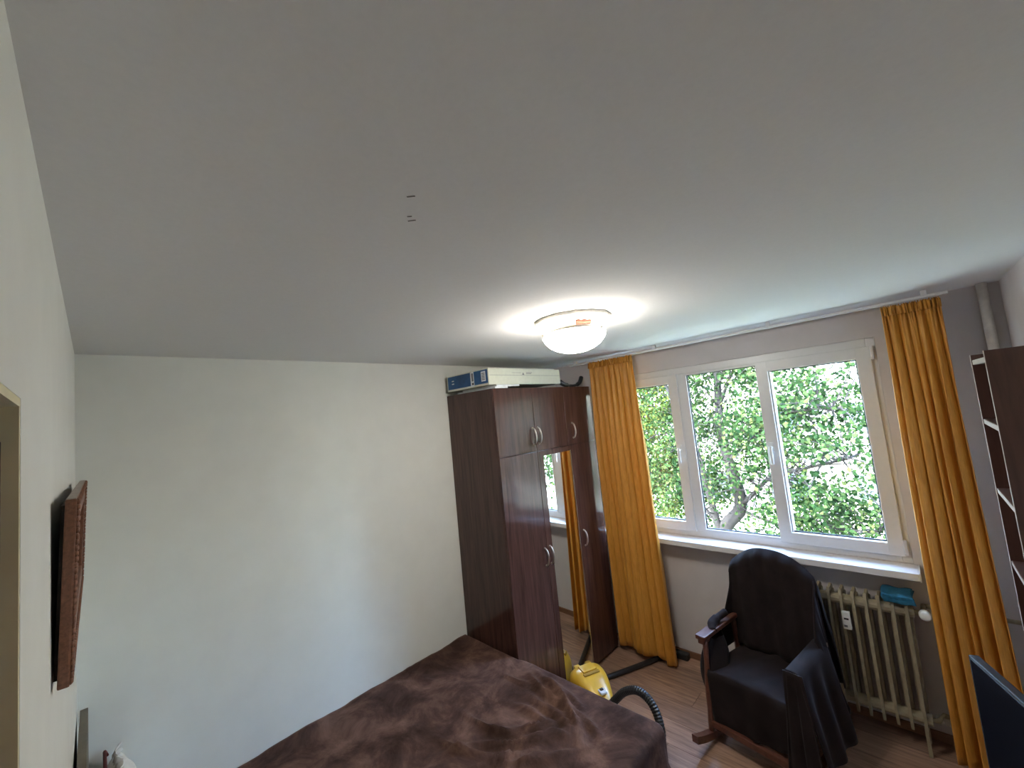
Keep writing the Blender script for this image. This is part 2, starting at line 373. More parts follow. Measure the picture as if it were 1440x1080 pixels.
# main forked tree in front of the window
tree([([(-.3, 9.1, -4.2), (-.4, 9.05, -2), (-.42, 9, -.7), (-.02, 9, -.1), (-.1, 8.9, .8), (-.2, 9, 1.5), (-.13, 9.05, 2.6), (-.05, 9.1, 4.2)], (.17, .05)),
      ([(-.45, 9, -.9), (-.52, 8.95, -.3), (-.68, 8.9, .9), (-.95, 8.8, 1.9), (-1.3, 8.6, 3.2)], (.09, .025)),
      ([(-.02, 9, -.1), (.3, 8.85, .2), (.62, 8.7, .5), (1.2, 8.3, .75), (1.9, 7.8, 1.0)], (.05, .015)),
      ([(-.1, 8.9, .8), (.5, 8.6, 1.3), (1.1, 8.2, 1.7), (1.9, 7.7, 1.75)], (.045, .012)),
      ([(-.15, 9, 1.9), (.3, 8.7, 2.6), (1.0, 8.2, 2.9), (1.8, 7.8, 3.0)], (.04, .012)),
      ([(-.13, 9, 2.3), (.25, 9.1, 3.1), (.5, 9.2, 3.8)], (.035, .015)),
      ([(-.4, 9, -.6), (-1.1, 9.1, .1), (-1.9, 9.2, .5), (-2.6, 9.2, .7)], (.04, .012)),
      ([(.0, 9, -.2), (.8, 8.8, -.4), (1.6, 8.4, -.3), (2.3, 8.0, 0)], (.035, .012)),
      ([(-.05, 9.1, 3.6), (.6, 8.8, 4.6), (1.6, 8.3, 5.2), (2.6, 8, 5.5)], (.04, .012)), ([(-.05, 9.1, 4), (-.8, 8.8, 5), (-1.8, 8.4, 5.6)], (.04, .012)), ([(-.05, 9.1, 4.2), (.1, 8.7, 5.4), (.2, 8.3, 6.6)], (.04, .012))],  # upper limbs out of view, added to screen the sky and green the daylight
     (-.3, 9.1, -4.2), 42000, .070, LG, 'grey-barked forked tree with green leaves facing the middle pane', seed=3)
tree([([(-3.2, 10.5, -4.2), (-3.1, 10.5, -1.5), (-2.9, 10.3, .8), (-2.7, 10.2, 3.4)], (.16, .05)),
      ([(-3, 10.4, -1), (-2.2, 10, -.3), (-1.5, 9.8, .3)], (.05, .015)), ([(-2.95, 10.3, .2), (-2.2, 10, 1.1), (-1.3, 9.6, 1.5)], (.05, .015)),
      ([(-2.9, 10.3, 1.2), (-2.2, 10, 2.2), (-1.4, 9.6, 2.9)], (.05, .012)), ([(-3, 10.4, .4), (-3.9, 10.2, 1.2), (-4.8, 10, 1.7)], (.05, .012)),
      ([(-3, 10.4, -.6), (-4, 10.4, 0), (-4.8, 10.2, .3)], (.05, .012))],
     (-3.2, 10.5, -4.2), 30000, .072, LY, 'yellow-green tree behind the window handle of the side sash', spread=.62, seed=5)
tree([([(4.8, 11.5, -4.2), (4.7, 11.4, -1), (4.5, 11.3, 1.5), (4.3, 11.2, 3.6)], (.16, .05)),
      ([(4.7, 11.4, -.6), (3.8, 11, .1), (2.9, 10.7, .5)], (.05, .012)), ([(4.6, 11.3, .6), (3.6, 11, 1.6), (2.6, 10.6, 2.2)], (.05, .012)),
      ([(4.6, 11.3, .2), (5.6, 11, 1), (6.6, 10.8, 1.4)], (.05, .012)), ([(4.5, 11.3, 1.5), (5.4, 11, 2.3), (6.2, 10.8, 2.9)], (.05, .012)),
      ([(4.7, 11.4, -.9), (5.8, 11.2, -.4), (6.9, 11, -.1)], (.05, .012)),
      ([(4.3, 11.2, 3.4), (3.6, 10.8, 4.6), (2.8, 10.4, 5.6)], (.05, .012)), ([(4.3, 11.2, 3.4), (5, 10.8, 4.8), (5.8, 10.4, 5.8)], (.05, .012)), ([(4.3, 11.2, 3.5), (4.3, 10.8, 5.2), (4.2, 10.4, 6.8)], (.05, .012))],  # high limbs added above the view, again to tint the sky light green
     (4.8, 11.5, -4.2), 24000, .085, LG, 'leafy green tree standing before the pale apartment block', spread=.65, seed=8)
tree([([(9.5, 10.5, -4.2), (9.4, 10.4, -1), (9.2, 10.3, 1.5), (9, 10.2, 3.6)], (.16, .05)),
      ([(9.4, 10.4, -.6), (8.4, 10, .3), (7.5, 9.7, .9)], (.05, .012)), ([(9.3, 10.3, .6), (8.3, 10, 1.8), (7.4, 9.6, 2.5)], (.05, .012)),
      ([(9.3, 10.3, .6), (10.3, 10, 1.8), (11.4, 9.6, 2.5)], (.05, .012))],
     (9.5, 10.5, -4.2), 11000, .11, LG, 'green tree mirrored in the wardrobe mirror', spread=.75, seed=9)
# ================================================================== WARDROBE
WY0, WY1, WD, WH, WS = 2.008, 3.220, .538, 2.300, 1.808
wr = thing('wardrobe', 'dark walnut three-door wardrobe with tall mirror beside the bed', 'wardrobe', (.27, 2.614, 0))
obj('side_panel', B((.003, WD-.019, WY0, WY0+.018, .001, WH), bev=.001), 'walnut', wr)
obj('side_panel', B((.003, WD-.019, WY1-.018, WY1, .001, WH), bev=.001), 'walnut', wr)
obj('top_panel', B((.003, WD-.019, WY0+.018, WY1-.018, WH-.018, WH)), 'walnut', wr)
obj('plinth', B((.003, WD-.03, WY0+.018, WY1-.018, .001, .065)), 'walnut', wr)
obj('back_panel', B((.003, .008, WY0+.018, WY1-.018, .065, WH-.018)), 'walnut', wr)
obj('inner_shelf', B((.008, WD-.02, WY0+.018, WY1-.018, WS-.012, WS+.006)), 'walnut', wr)
dw = (WY1-WY0)/3
def bow_handle(yc, zc, h, parent):
    bm = bmesh.new(); pts = []
    for k in range(13):
        a = PI*k/12; pts.append((WD+.002+.030*math.sin(a), yc, zc+h/2*math.cos(a)))
    tube(bm, pts, [.0055+.002*math.sin(PI*k/12) for k in range(13)], 8)
    for s in (-1, 1): tube(bm, [(WD-.0005, yc, zc+s*h/2), (WD+.006, yc, zc+s*h/2)], .008, 8)
    return obj('handle', bm, 'brass', parent, smooth=True)
for i in range(3):
    a, b = WY0+dw*i+.0015, WY0+dw*(i+1)-.0015
    up = obj('upper_door', B((WD-.018, WD, a, b, WS+.002, WH-.002), bev=.0012), 'walnut', wr)
    lo = obj('lower_door', B((WD-.018, WD, a, b, .030, WS-.002), bev=.0012), 'walnut', wr)
    hy = b-.028 if i == 0 else a+.028
    if i == 2: hy = a+.075
    bow_handle(hy, 1.925, .125, up); bow_handle(hy, 1.03, .125, lo)
    if i == 1:
        mr = obj('mirror', B((WD+.0005, WD+.004, 2.470, b-.004, .070, 1.765)), 'mirror', lo)
        obj('mirror_edge', B((WD+.0005, WD+.008, b-.004, b-.001, .068, 1.767)), 'brass', lo)
        pv = Matrix.Translation((WD-.27, a-2.614, 0)); lo.matrix_local = pv @ Matrix.Rotation(math.radians(-1.5), 4, 'Z') @ pv.inverted()   # stands slightly ajar
# carton on the wardrobe
BX0, BX1, BY0, BY1, BZ0, BZ1 = .045, .525, 1.990, 2.815, 2.328, 2.448
bxr = thing('carton_box', 'flat white cardboard carton with blue printed end on the wardrobe', 'box', (.28, 2.4, BZ0))
obj('carton', B((BX0, BX1, BY0, BY1, BZ0, BZ1), bev=.003), 'carton', bxr)
e = .0012
obj('blue_panel', B((BX0+.012, BX0+.285, BY0-e, BY0+.001, BZ0+.014, BZ1-.008)), 'cblue', bxr)
obj('blue_panel', B((BX1-.155, BX1-.008, BY0-e, BY0+.001, BZ0+.014, BZ1-.008)), 'cblue', bxr)
obj('white_stripe', B((BX0+.285, BX1-.155, BY0-e, BY0+.001, BZ0+.006, BZ1-.006)), 'cwhite', bxr)
obj('barcode', B((BX0+.300, BX0+.318, BY0-2*e, BY0+.001, BZ0+.045, BZ1-.016)), 'cgrey', bxr)
obj('barcode', B((BX0+.300, BX0+.318, BY0-2*e, BY0+.001, BZ0+.018, BZ0+.034)), 'label', bxr)
lb = obj('printed_label', B((BX1-.075, BX1-.028, BY0-2*e, BY0+.001, BZ0+.030, BZ1-.018)), 'cwhite', bxr)
tag(obj('printed_text', B(*[(BX1-.067, BX1-.036, BY0-3*e, BY0+.001, BZ0+.040+.011*k, BZ0+.046+.011*k) for k in range(5)]), 'cgrey', lb), kind='stuff')
for q in (.050, .072): obj('printed_text', B((BX0+.062, BX0+.088, BY0-2*e, BY0+.001, BZ0+q, BZ0+q+.008)), 'cwhite', bxr)
bm = bmesh.new(); v = [bm.verts.new((BX1+e, 2.355+a, BZ1-.048+b)) for a, b in ((-.012, 0), (.012, 0), (0, .02))]; bm.faces.new(v); obj('printed_symbol', bm, 'cgrey', bxr)
for q in ((2.39, 2.45, .040, .036), (2.39, 2.46, .030, .027), (2.23, 2.33, .034, .032)): obj('printed_text', B((BX1-.001, BX1+e, q[0], q[1], BZ1-q[2], BZ1-q[3])), 'cgrey', bxr)
obj('flap_seam', B((BX1-.001, BX1+.0006, BY0+.01, BY1-.01, BZ1-.0525, BZ1-.0505)), 'cgrey', bxr)
tag(obj('folded_paper', B((.10, .530, 2.04, 2.17, 2.3005, 2.314), (.14, .526, 2.06, 2.30, 2.3142, 2.3275), bev=.001), 'cwhite', origin=(.3, 2.1, 2.3005)), 'white folded papers squeezed under the carton', 'paper')
tag(obj('wooden_batten', B((.02, .10, 2.62, 2.80, 2.3005, 2.3272), bev=.002), 'olive', origin=(.06, 2.7, 2.3005)), 'small wooden batten propping the back of the carton', 'batten')
bm = bmesh.new(); tube(bm, smooth_curve([(.50, 2.84, 2.350), (.505, 2.89, 2.322), (.505, 2.98, 2.313), (.50, 3.07, 2.316), (.495, 3.14, 2.340), (.49, 3.185, 2.390)], 6), [.020]*10+[.012]*10+[.019]*11, 8)
tag(obj('bag_strap', bm, 'blackp', smooth=True, origin=(.5, 3.0, 2.3)), 'dark curved strap lying on the wardrobe next to the carton', 'strap')
# ================================================================== CEILING LAMP
LC = (1.43, 1.77)
rs = thing('ceiling_rose', 'scalloped white plaster rose on the ceiling above the lamp', 'ceiling rose', (*LC, H))
sc = lambda a: .022*math.cos(14*a)+.01*math.cos(28*a)
obj('moulding', lathe(bmesh.new(), [(.190, H-.0005), (.194, H-.010), (.185, H-.018), (.165, H-.022), (.15, H-.032), (.125, H-.030), (.10, H-.022), (.0, H-.020)], LC, 112, sc), 'rose', rs, smooth=True)
bm = bmesh.new()
for k in range(28):
    a = 2*PI*k/28; bmesh.ops.create_uvsphere(bm, u_segments=8, v_segments=5, radius=.010, matrix=Matrix.Translation((LC[0]+.148*math.cos(a), LC[1]+.148*math.sin(a), H-.030)))
obj('bead_ring', bm, 'rose', rs, smooth=True)
lp = thing('ceiling_lamp', 'lit frosted glass bowl ceiling lamp', 'lamp', (*LC, H-.02))
obj('mounting_plate', lathe(bmesh.new(), [(0, H-.031), (.118, H-.031), (.122, H-.038), (.122, H-.048), (.11, H-.052), (0, H-.052)], LC, 40), 'rose', lp, smooth=True)
bm = bmesh.new(); ang = YAW
for (t, rr) in ((.02, .115), (.095, .116)):
    tube(bm, [(LC[0]+.122*math.cos(ang+PI*1.5+t*3+k*.05-.1), LC[1]+.122*math.sin(ang+PI*1.5+t*3+k*.05-.1), H-.043) for k in range(9)], .012, 6)
obj('bracket', bm, 'rust', lp, smooth=True)
def bowl_mat():
    m, nt, b = new_mat('frosted_lit_glass')
    b.inputs['Base Color'].default_value = (.95, .94, .90, 1); b.inputs['Roughness'].default_value = .3
    b.inputs['Emission Color'].default_value = (1, .95, .86, 1); b.inputs['Emission Strength'].default_value = 15.0
    return m
RB, ZB = .160, 2.458
prof = [(RB-.003, ZB+.016), (RB+.002, ZB+.012), (RB, ZB), (RB*.93, ZB-.020), (RB*.80, ZB-.043), (RB*.6, ZB-.062), (RB*.35, ZB-.075), (RB*.12, ZB-.080), (.001, ZB-.0805)]
bo = obj('glass_bowl', lathe(bmesh.new(), prof, LC, 48), bowl_mat(), lp, smooth=True); solid(bo, .004, 1)
obj('glow_baffle', lathe(bmesh.new(), [(0, ZB+.020), (.146, ZB+.020), (.150, ZB+.016), (.146, ZB+.012), (0, ZB+.012)], LC, 40), 'rose', lp, smooth=True)  # unseen disc added over the bowl to hold back its glow on the ceiling
for k in range(3):
    a = YAW+PI+.25+k*2*PI/3
    x, y = LC[0]+(RB+.004)*math.cos(a), LC[1]+(RB+.004)*math.sin(a)
    bm = bmesh.new(); tube(bm, smooth_curve([(LC[0]+.12*math.cos(a), LC[1]+.12*math.sin(a), H-.046), (LC[0]+.15*math.cos(a), LC[1]+.15*math.sin(a), ZB+.030), (x, y, ZB+.016), (x+.004*math.cos(a), y+.004*math.sin(a), ZB-.004)], 4), .0045, 6)
    bmesh.ops.create_uvsphere(bm, u_segments=8, v_segments=6, radius=.008, matrix=Matrix.Translation((x, y, ZB+.014)))
    obj('clip', bm, 'brass', lp, smooth=True)
for s, col, en in ((-1, (1, .93, .84), 1.2), (1, (1, .48, .16), 2.0)):
    p = Vector((LC[0]+s*.07*math.cos(YAW), LC[1]+s*.07*math.sin(YAW), ZB-.008))
    bm = bmesh.new(); bmesh.ops.create_uvsphere(bm, u_segments=12, v_segments=8, radius=.022, matrix=Matrix.Translation(p+Vector((0, 0, -.035))))
    obj('bulb', bm, bo.data.materials[0], lp, smooth=True)
    ld = bpy.data.lights.new('bulb_light', 'POINT'); ld.energy = en; ld.color = col; ld.shadow_soft_size = .02
    lo_ = bpy.data.objects.new('bulb_light', ld); C.objects.link(lo_); lo_.location = p
# ================================================================== CURTAINS
def curtain(label, xa, xb, ya, zt, zb, folds, amp, seed, flare_r=0., flare_l=0., hem=None, name='curtain'):
    rnd = random.Random(seed); ph = [rnd.uniform(0, 6.28) for _ in range(6)]
    nu, nv = folds*14, 46
    cur = thing(name, label, 'curtain', ((xa+xb)/2, ya, zb), group=None)
    def P(u, v):    # v 0 top .. 1 bottom
        gather = math.exp(-v*26)
        xl = xa-flare_l*v**1.6; xr = xb+flare_r*v**1.6
        uu = u+.018*math.sin(2*PI*2*u+ph[0])+.012*v*math.sin(2*PI*3.3*u+ph[1]+v*1.2)
        x = xl+(xr-xl)*uu
        a = amp*(.42+.55*min(1, v*3)+.55*v)*(.75+.35*math.sin(2*PI*1.7*u+ph[2]))
        s = math.sin(2*PI*folds*u+ph[3]+.5*math.sin(v*2.6+ph[4]+u*5))
        y_ = ya-a*(2*abs(math.sin(PI*folds*u+.5*ph[3]+.25*math.sin(v*2.6+ph[4]+u*5)))**.55-1)-.012*v*math.sin(3*PI*u+ph[5])
        y_ += gather*.010*math.sin(2*PI*folds*2.7*u+ph[1])
        x += a*.35*math.cos(2*PI*folds*u+ph[3])*min(1, v*4)
        z = zt+(zb-zt)*v+(hem(u)*v**3 if hem else 0)+.006*v*math.sin(2*PI*folds*u)
        return Vector((x, y_, z))
    vv = [0, .006, .012, .018, .024, .03]+[.03+.97*(k+1)/nv for k in range(nv)]
    bm = grid(bmesh.new(), [[P(i/nu, v) for v in vv] for i in range(nu+1)])
    o = obj('curtain_cloth', bm, 'orange', cur, smooth=True); solid(o, .0022)
    # gathered heading with little frill
    def Q(u, k):
        p = P(u, 0); q = math.sin(2*PI*folds*3.1*u+ph[2]); return p+Vector((.004*math.cos(2*PI*folds*4.3*u), -.012-.010*q*(.5+k), .012-.052*k+.006*math.sin(2*PI*folds*5.3*u)*(1-k)))
    bm = grid(bmesh.new(), [[Q(i/(nu*2), k/4) for k in range(5)] for i in range(nu*2+1)])
    hd = obj('gathered_heading', bm, 'orange', cur, smooth=True); solid(hd, .002)
    return cur
YR = L-.212
curtain('golden orange curtain hanging beside the wardrobe', .560, .985, YR, 2.494, .060, 8, .040, 4, flare_r=.045, flare_l=-.02,
        hem=lambda u: -.045*max(0, math.sin((u-.78)*PI/.3)) if u > .78 else .0)
curtain('golden orange curtain hanging beside the bookshelf', 2.560, 2.795, YR, 2.482, .045, 6, .036, 11, flare_r=.045, flare_l=.0)
rl = thing('curtain_rail', 'thin white ceiling-mounted curtain rail above the window', 'curtain rail', (1.7, YR, 2.50))
obj('rail', B((.35, 2.83, YR-.020, YR+.020, 2.508, 2.522), bev=.003), 'pvc', rl)
for x in (.42, 1.2, 2.0, 2.74): obj('bracket', B((x-.012, x+.012, YR-.012, YR+.012, 2.522, H-.0005), bev=.002), 'pvc', rl)
# heating riser in the corner
bm = bmesh.new(); tube(bm, [(2.965, L-.05, .002), (2.965, L-.05, H-.001)], .021, 16)
tag(obj('heating_pipe', bm, 'pipe', smooth=True, origin=(2.965, L-.05, 0)), 'painted vertical heating pipe in the corner above the bookshelf', 'pipe')
# ================================================================== RADIATOR
rd = thing('radiator', 'aged cream ribbed radiator under the window sill', 'radiator', (2.06, 3.31, 0))
NX, RX1, SP = 14, 2.447, .0586
def fin_bm():
    bm = bmesh.new(); y0, y1 = 3.235, 3.385
    prof = [(y0, .800), (y0+.012, .835), (y0+.03, .822), (y1-.03, .822), (y1, .80), (y1, .16), (y1-.03, .135), (y0+.03, .135), (y0+.012, .118), (y0, .16)]
    for s in (-.0065, .0065): pass
    a = [bm.verts.new((-.0065, p[0], p[1])) for p in prof]; b = [bm.verts.new((.0065, p[0], p[1])) for p in prof]
    bm.faces.new(a); bm.faces.new(b[::-1])
    for i in range(len(prof)): bm.faces.new((a[i], b[i], b[(i+1) % len(prof)], a[(i+1) % len(prof)]))
    bx(bm, -.019, .019, y0+.055, y1-.035, .16, .80, bev=.008)
    for z in (.765, .185): tube(bm, [(-SP/2, y0+.045, z), (SP/2, y0+.045, z)], .030, 12)
    return bm
f0 = None
for i in range(NX):
    x = RX1-i*SP
    if f0 is None:
        f0 = obj('radiator_section', fin_bm(), 'radm', rd, local=True); o = f0
    else:
        o = f0.copy(); C.objects.link(o); o.parent = rd
    o.location = (x-2.06, -3.31, 0)
for x in (RX1-.002, RX1-SP*(NX-1)): obj('foot', B((x-.008, x+.008, 3.24, 3.262, .0005, .15), (x-.008, x+.008, 3.36, 3.38, .0005, .15), bev=.002), 'radm', rd)
cm = obj('heat_meter', B((2.150, 2.190, 3.206, 3.234, .615, .715), bev=.004), 'plastic', rd)
obj('display', B((2.160, 2.182, 3.2045, 3.207, .672, .682)), 'label', cm); obj('seal', B((2.156, 2.172, 3.2045, 3.207, .628, .640)), 'cgrey', cm)
bm = bmesh.new(); tube(bm, [(2.47, 3.28, .765), (2.515, 3.28, .765)], .014, 10); tube(bm, [(2.515, 3.28, .765), (2.515, 3.39, .765)], .012, 10)
tube(bm, [(2.515, 3.39, .765), (2.942, 3.39, .765)], .012, 10); obj('supply_pipe', bm, 'radm', rd, smooth=True)
bm = bmesh.new(); tube(bm, [(2.515, 3.27, .772), (2.517, 3.245, .777), (2.520, 3.235, .778), (2.521, 3.195, .786), (2.5215, 3.190, .787)], [.015, .019, .026, .024, .018], 18); obj('valve_knob', bm, 'plastic', rd, smooth=True)
bm = bmesh.new(); tube(bm, [(2.47, 3.28, .185), (2.50, 3.30, .18), (2.52, 3.385, .17), (2.942, 3.39, .17)], .012, 10); obj('return_pipe', bm, 'radm', rd, smooth=True)
bm = bmesh.new(); rnd = random.Random(2)
for k in range(16):
    bmesh.ops.create_icosphere(bm, subdivisions=1, radius=rnd.uniform(.010, .022), matrix=Matrix.Translation((2.49+k*.0065+rnd.uniform(-.01, .01), L-.012, .125+rnd.uniform(-.012, .012)))@Matrix.Diagonal((1, .5, 1.2, 1)))
tag(obj('plaster_patch', bm, 'plaster', smooth=True, origin=(2.55, L-.01, .1)), 'lumpy white plaster patch low on the wall beside the radiator', 'plaster patch')
# blue cloth on the radiator
def cloth_layer(z, sx, front):
    P = []
    for i in range(19):
        u = i/18; row = []
        for j in range(15):
            v = j/14; x = 2.352+.130*u*sx+.006*math.sin(v*5+z*40); s = v*.21
            if s < .125: y, zz = 3.355-s, z+.004*math.sin(u*9+v*4)
            else: y, zz = 3.355-.125-.010*math.sin(min(1, (s-.125)/.02)*PI/2)-.004*math.sin(u*11), z-(s-.125)*front+.003*math.sin(u*9)
            row.append(Vector((x, y, zz)))
        P.append(row)
    return P
bm = bmesh.new()
for z, sx, fr_ in ((.846, .96, .30), (.854, 1.04, .42), (.863, 1.0, .22)): grid(bm, cloth_layer(z, sx, fr_))
o = obj('folded_cloth', bm, 'blue', smooth=True, origin=(2.42, 3.29, .836)); solid(o, .007, 1); tag(o, 'bright blue folded cloth lying on the radiator', 'cloth')
# ================================================================== BED
BXE, BYE, BZT = 1.50, 1.985, .500
bed = thing('bed', 'low double bed with olive grey headboard along the white wall', 'bed', (.76, 1.0, 0))
obj('bed_base', B((.03, 1.46, .05, 1.955, .08, .26), bev=.01), 'olive', bed)
obj('mattress', B((.02, 1.475, .045, 1.965, .262, .475), bev=.05), 'pillow', bed)
for x in (.08, 1.40):
    for y in (.12, 1.88): obj('leg', B((x-.03, x+.03, y-.03, y+.03, .0005, .08)), 'olive', bed)
obj('headboard', B((.035, 1.50, .009, .032, .05, 1.068), bev=.002), 'olive', bed)
rid = []
rnd = random.Random(21)
for k in range(26):  # creases fan out from the near foot corner
    a = rnd.uniform(PI*.78, PI*1.42); r_ = rnd.uniform(.18, .62)
    rid.append((1.28+.9*r_*math.cos(a), 1.70+r_*math.sin(a), a+rnd.uniform(-.35, .35), rnd.uniform(.10, .22), rnd.uniform(.010, .018), rnd.uniform(.016, .032)))
for k in range(26):
    rid.append((rnd.uniform(.1, 1.4), rnd.uniform(.2, 1.8), rnd.uniform(0, PI), rnd.uniform(.1, .3), rnd.uniform(.015, .04), rnd.uniform(-.006, .009)))
def hgt(x, y):
    h = .010*sn(x*2.2, y*2.2, 1.3)+.005*sn(x*6, y*6, 4.1)+.0022*sn(x*15, y*13, 2.)
    for cx, cy, a, ln, wd, am in rid:
        dx, dy = x-cx, y-cy; t = dx*math.cos(a)+dy*math.sin(a); s = -dx*math.sin(a)+dy*math.cos(a)+.03*math.sin(t*9+cx*20)
        if abs(t) < ln*2.6 and abs(s) < wd*3: h += am*math.exp(-(t/ln)**2-(s/wd)**2)
    return h
def sheet(a, b):
    da, db = max(0, a-BXE), max(0, b-BYE); hd = .44
    x, y = min(a, BXE), min(b, BYE)
    edge = min(max(0, BXE-a), max(0, BYE-b)) if (da+db) == 0 else 0
    z = BZT+hgt(x, y)*min(1, .25+edge*6)
    if da+db > 0:
        dd = math.hypot(da, db); dr_ = min(dd, .9)
        th = math.atan2(db, da); rnd_ = .035
        drop = max(0, dr_-rnd_*.57) if dr_ > rnd_*1.57 else rnd_*(1-math.cos(dr_/rnd_))
        out = rnd_*math.sin(min(PI/2, dr_/rnd_))
        k = b if da > 0 and db == 0 else a
        rip = (.018*math.sin(k*19+1.5*math.sin(k*7))+.010*math.sin(k*37)) * min(1, drop*3)
        out += .10*drop*max(0, .4)+rip+.02*drop
        if da > 0 and db > 0: out += .05*drop*math.sin(2*th)
        lim = a < .60
        if lim: out *= max(0, min(1, (a-.56)/.04)); out = min(out, .015) if a < .56 else out
        x += out*math.cos(th) if da else 0; y += out*math.sin(th) if db else 0
        z -= drop
    if edge < .05 and da+db == 0: z -= 0
    return Vector((x, y, max(z, .02)))
na, nb = 118, 150
A = [.012+(BXE+.47-.012)*i/na for i in range(na+1)]; Bv = [.05+(BYE+.46-.05)*j/nb for j in range(nb+1)]
o = obj('bedspread', grid(bmesh.new(), [[sheet(a, b) for b in Bv] for a in A]), 'velour', smooth=True, origin=(.76, 1.0, .02)); solid(o, .006, -1)
tag(o, 'dark brown velour bedspread crumpled over the bed', 'bedspread')
# white pillow with maroon trim in the corner by the headboard
pl = thing('pillow', 'white ruffled pillow with maroon trim against the headboard', 'pillow', (.27, .12, .52))
bm = bmesh.new(); P = []
for i in range(25):
    u = i/24; row = []
    for j in range(33):
        t = 2*PI*j/32; wv = .5*(1-abs(2*u-1)**5)**.5
        row.append(Vector((.03+.48*u, .115+.075*math.sin(t)*(.15+wv*1.6), .685+.17*math.cos(t)*(1-.10*(2*u-1)**4)+.006*math.sin(u*30+t*3))))
    P.append(row)
grid(bm, P); obj('cushion', bm, 'pillow', pl, smooth=True)
bm = bmesh.new(); P = []
for i in range(61):
    u = i/60; P.append([Vector((.03+.48*u, .10+.012*math.sin(u*75)*k+.02*k, .838+.010*math.sin(u*60)*k+.032*k)) for k in (0, .5, 1)])
grid(bm, P); o = obj('ruffle', bm, 'pillow', pl, smooth=True); solid(o, .003)
bm = bmesh.new(); tube(bm, [(.03, .085, .845), (.035, .078, .868), (.51, .078, .868)], .006, 6); obj('trim', bm, 'maroon', pl, smooth=True)
# ================================================================== PICTURE
pic = thing('picture', 'carved brown wooden picture frame tilting off the wall above the headboard', 'picture', (.9, .001, 1.655))
pic.rotation_euler = (-.034, 0, 0)
PW, PH = .50, .350   # half width, height
def loc(*bxs, bev=0): return B(*bxs, bev=bev)
obj('gap_shade', loc((-PW+.02, PW-.02, .0005, .006, .012, PH-.012)), 'black', pic, local=True)  # black sheet painted as the shade in the gap behind the tilted frame
obj('canvas', loc((-PW+.05, PW-.05, .006, .010, .05, PH-.05)), 'olive', pic, local=True)
for nm, b_ in (('moulding', (-PW, -PW+.06, .006, .0225, 0, PH)), ('moulding', (PW-.06, PW, .006, .0225, 0, PH)), ('moulding', (-PW+.06, PW-.06, .006, .0225, 0, .06)), ('moulding', (-PW+.06, PW-.06, .006, .0225, PH-.06, PH))):
    obj(nm, loc(b_, bev=.003), 'carved', pic, local=True)
obj('dusty_ledge', loc((-PW+.003, PW-.003, .008, .021, PH-.001, PH+.0015)), 'dust', pic, local=True)
def beads(pts):
    bm = bmesh.new()
    for p in pts: bmesh.ops.create_icosphere(bm, subdivisions=1, radius=.0058, matrix=Matrix.Translation(p)@Matrix.Diagonal((1, .8, 1.25, 1)))
    return bm
for s in (-1, 1): obj('carved_beading', beads([(s*(PW-.007), .0235, .008+k*.0112) for k in range(31)]), 'carved', pic, local=True, smooth=True)
for z in (.008, PH-.008): obj('carved_beading', beads([(-PW+.02+k*.02, .0235, z) for k in range(49)]), 'carved', pic, local=True, smooth=True)
obj('carved_relief', beads([(-PW+.03, .0235, .03+k*.02) for k in range(15)]+[(PW-.03, .0235, .03+k*.02) for k in range(15)]), 'carved', pic, local=True, smooth=True)
# ================================================================== BOOKSHELF
SX0, SX1, SY0, SY1, SZ = 2.790, W-.003, 1.985, 2.345, 2.142
bs = thing('bookshelf', 'tall narrow mahogany bookshelf with empty shelves', 'bookshelf', ((SX0+SX1)/2, (SY0+SY1)/2, 0))
for y in (SY0, SY1-.018):
    s = obj('side_panel', B((SX0+.001, SX1, y, y+.018, .001, SZ)), 'shelfwood', bs); obj('edge_band', B((SX0, SX0+.0012, y+.0005, y+.0175, .001, SZ)), 'edge', s)
for z in (.06, .36, .62, .88, 1.14, 1.40, 1.655, 1.905, SZ-.019):
    s = obj('shelf', B((SX0+.004, SX1, SY0+.018, SY1-.018, z-.018, z)), 'shelfwood', bs); obj('edge_band', B((SX0+.002, SX0+.004, SY0+.018, SY1-.018, z-.017, z-.001)), 'edge', s)
obj('back_panel', B((SX1-.004, SX1-.0005, SY0+.018, SY1-.018, .06, SZ-.02)), 'shelfwood', bs)
# ================================================================== TELEVISION
tvA = Vector((2.638, 2.182, 0)); tvd = Vector((.092, -.236, 0)).normalized()
tv = thing('television', 'black flat television turned toward the bed in front of the bookshelf', 'television', tuple(tvA+tvd*.40), math.atan2(tvd.y, tvd.x))
obj('casing', B((-.40, .40, .0, .028, .60, 1.10), bev=.004), 'blackp', tv, local=True)
obj('screen', B((-.388, .388, -.0015, .001, .618, 1.090)), 'screen', tv, local=True)
obj('stand_neck', B((-.04, .04, .008, .024, .03, .62), bev=.004), 'blackp', tv, local=True)
obj('stand_base', B((-.14, .14, -.10, .075, .0005, .03), bev=.01), 'blackp', tv, local=True)
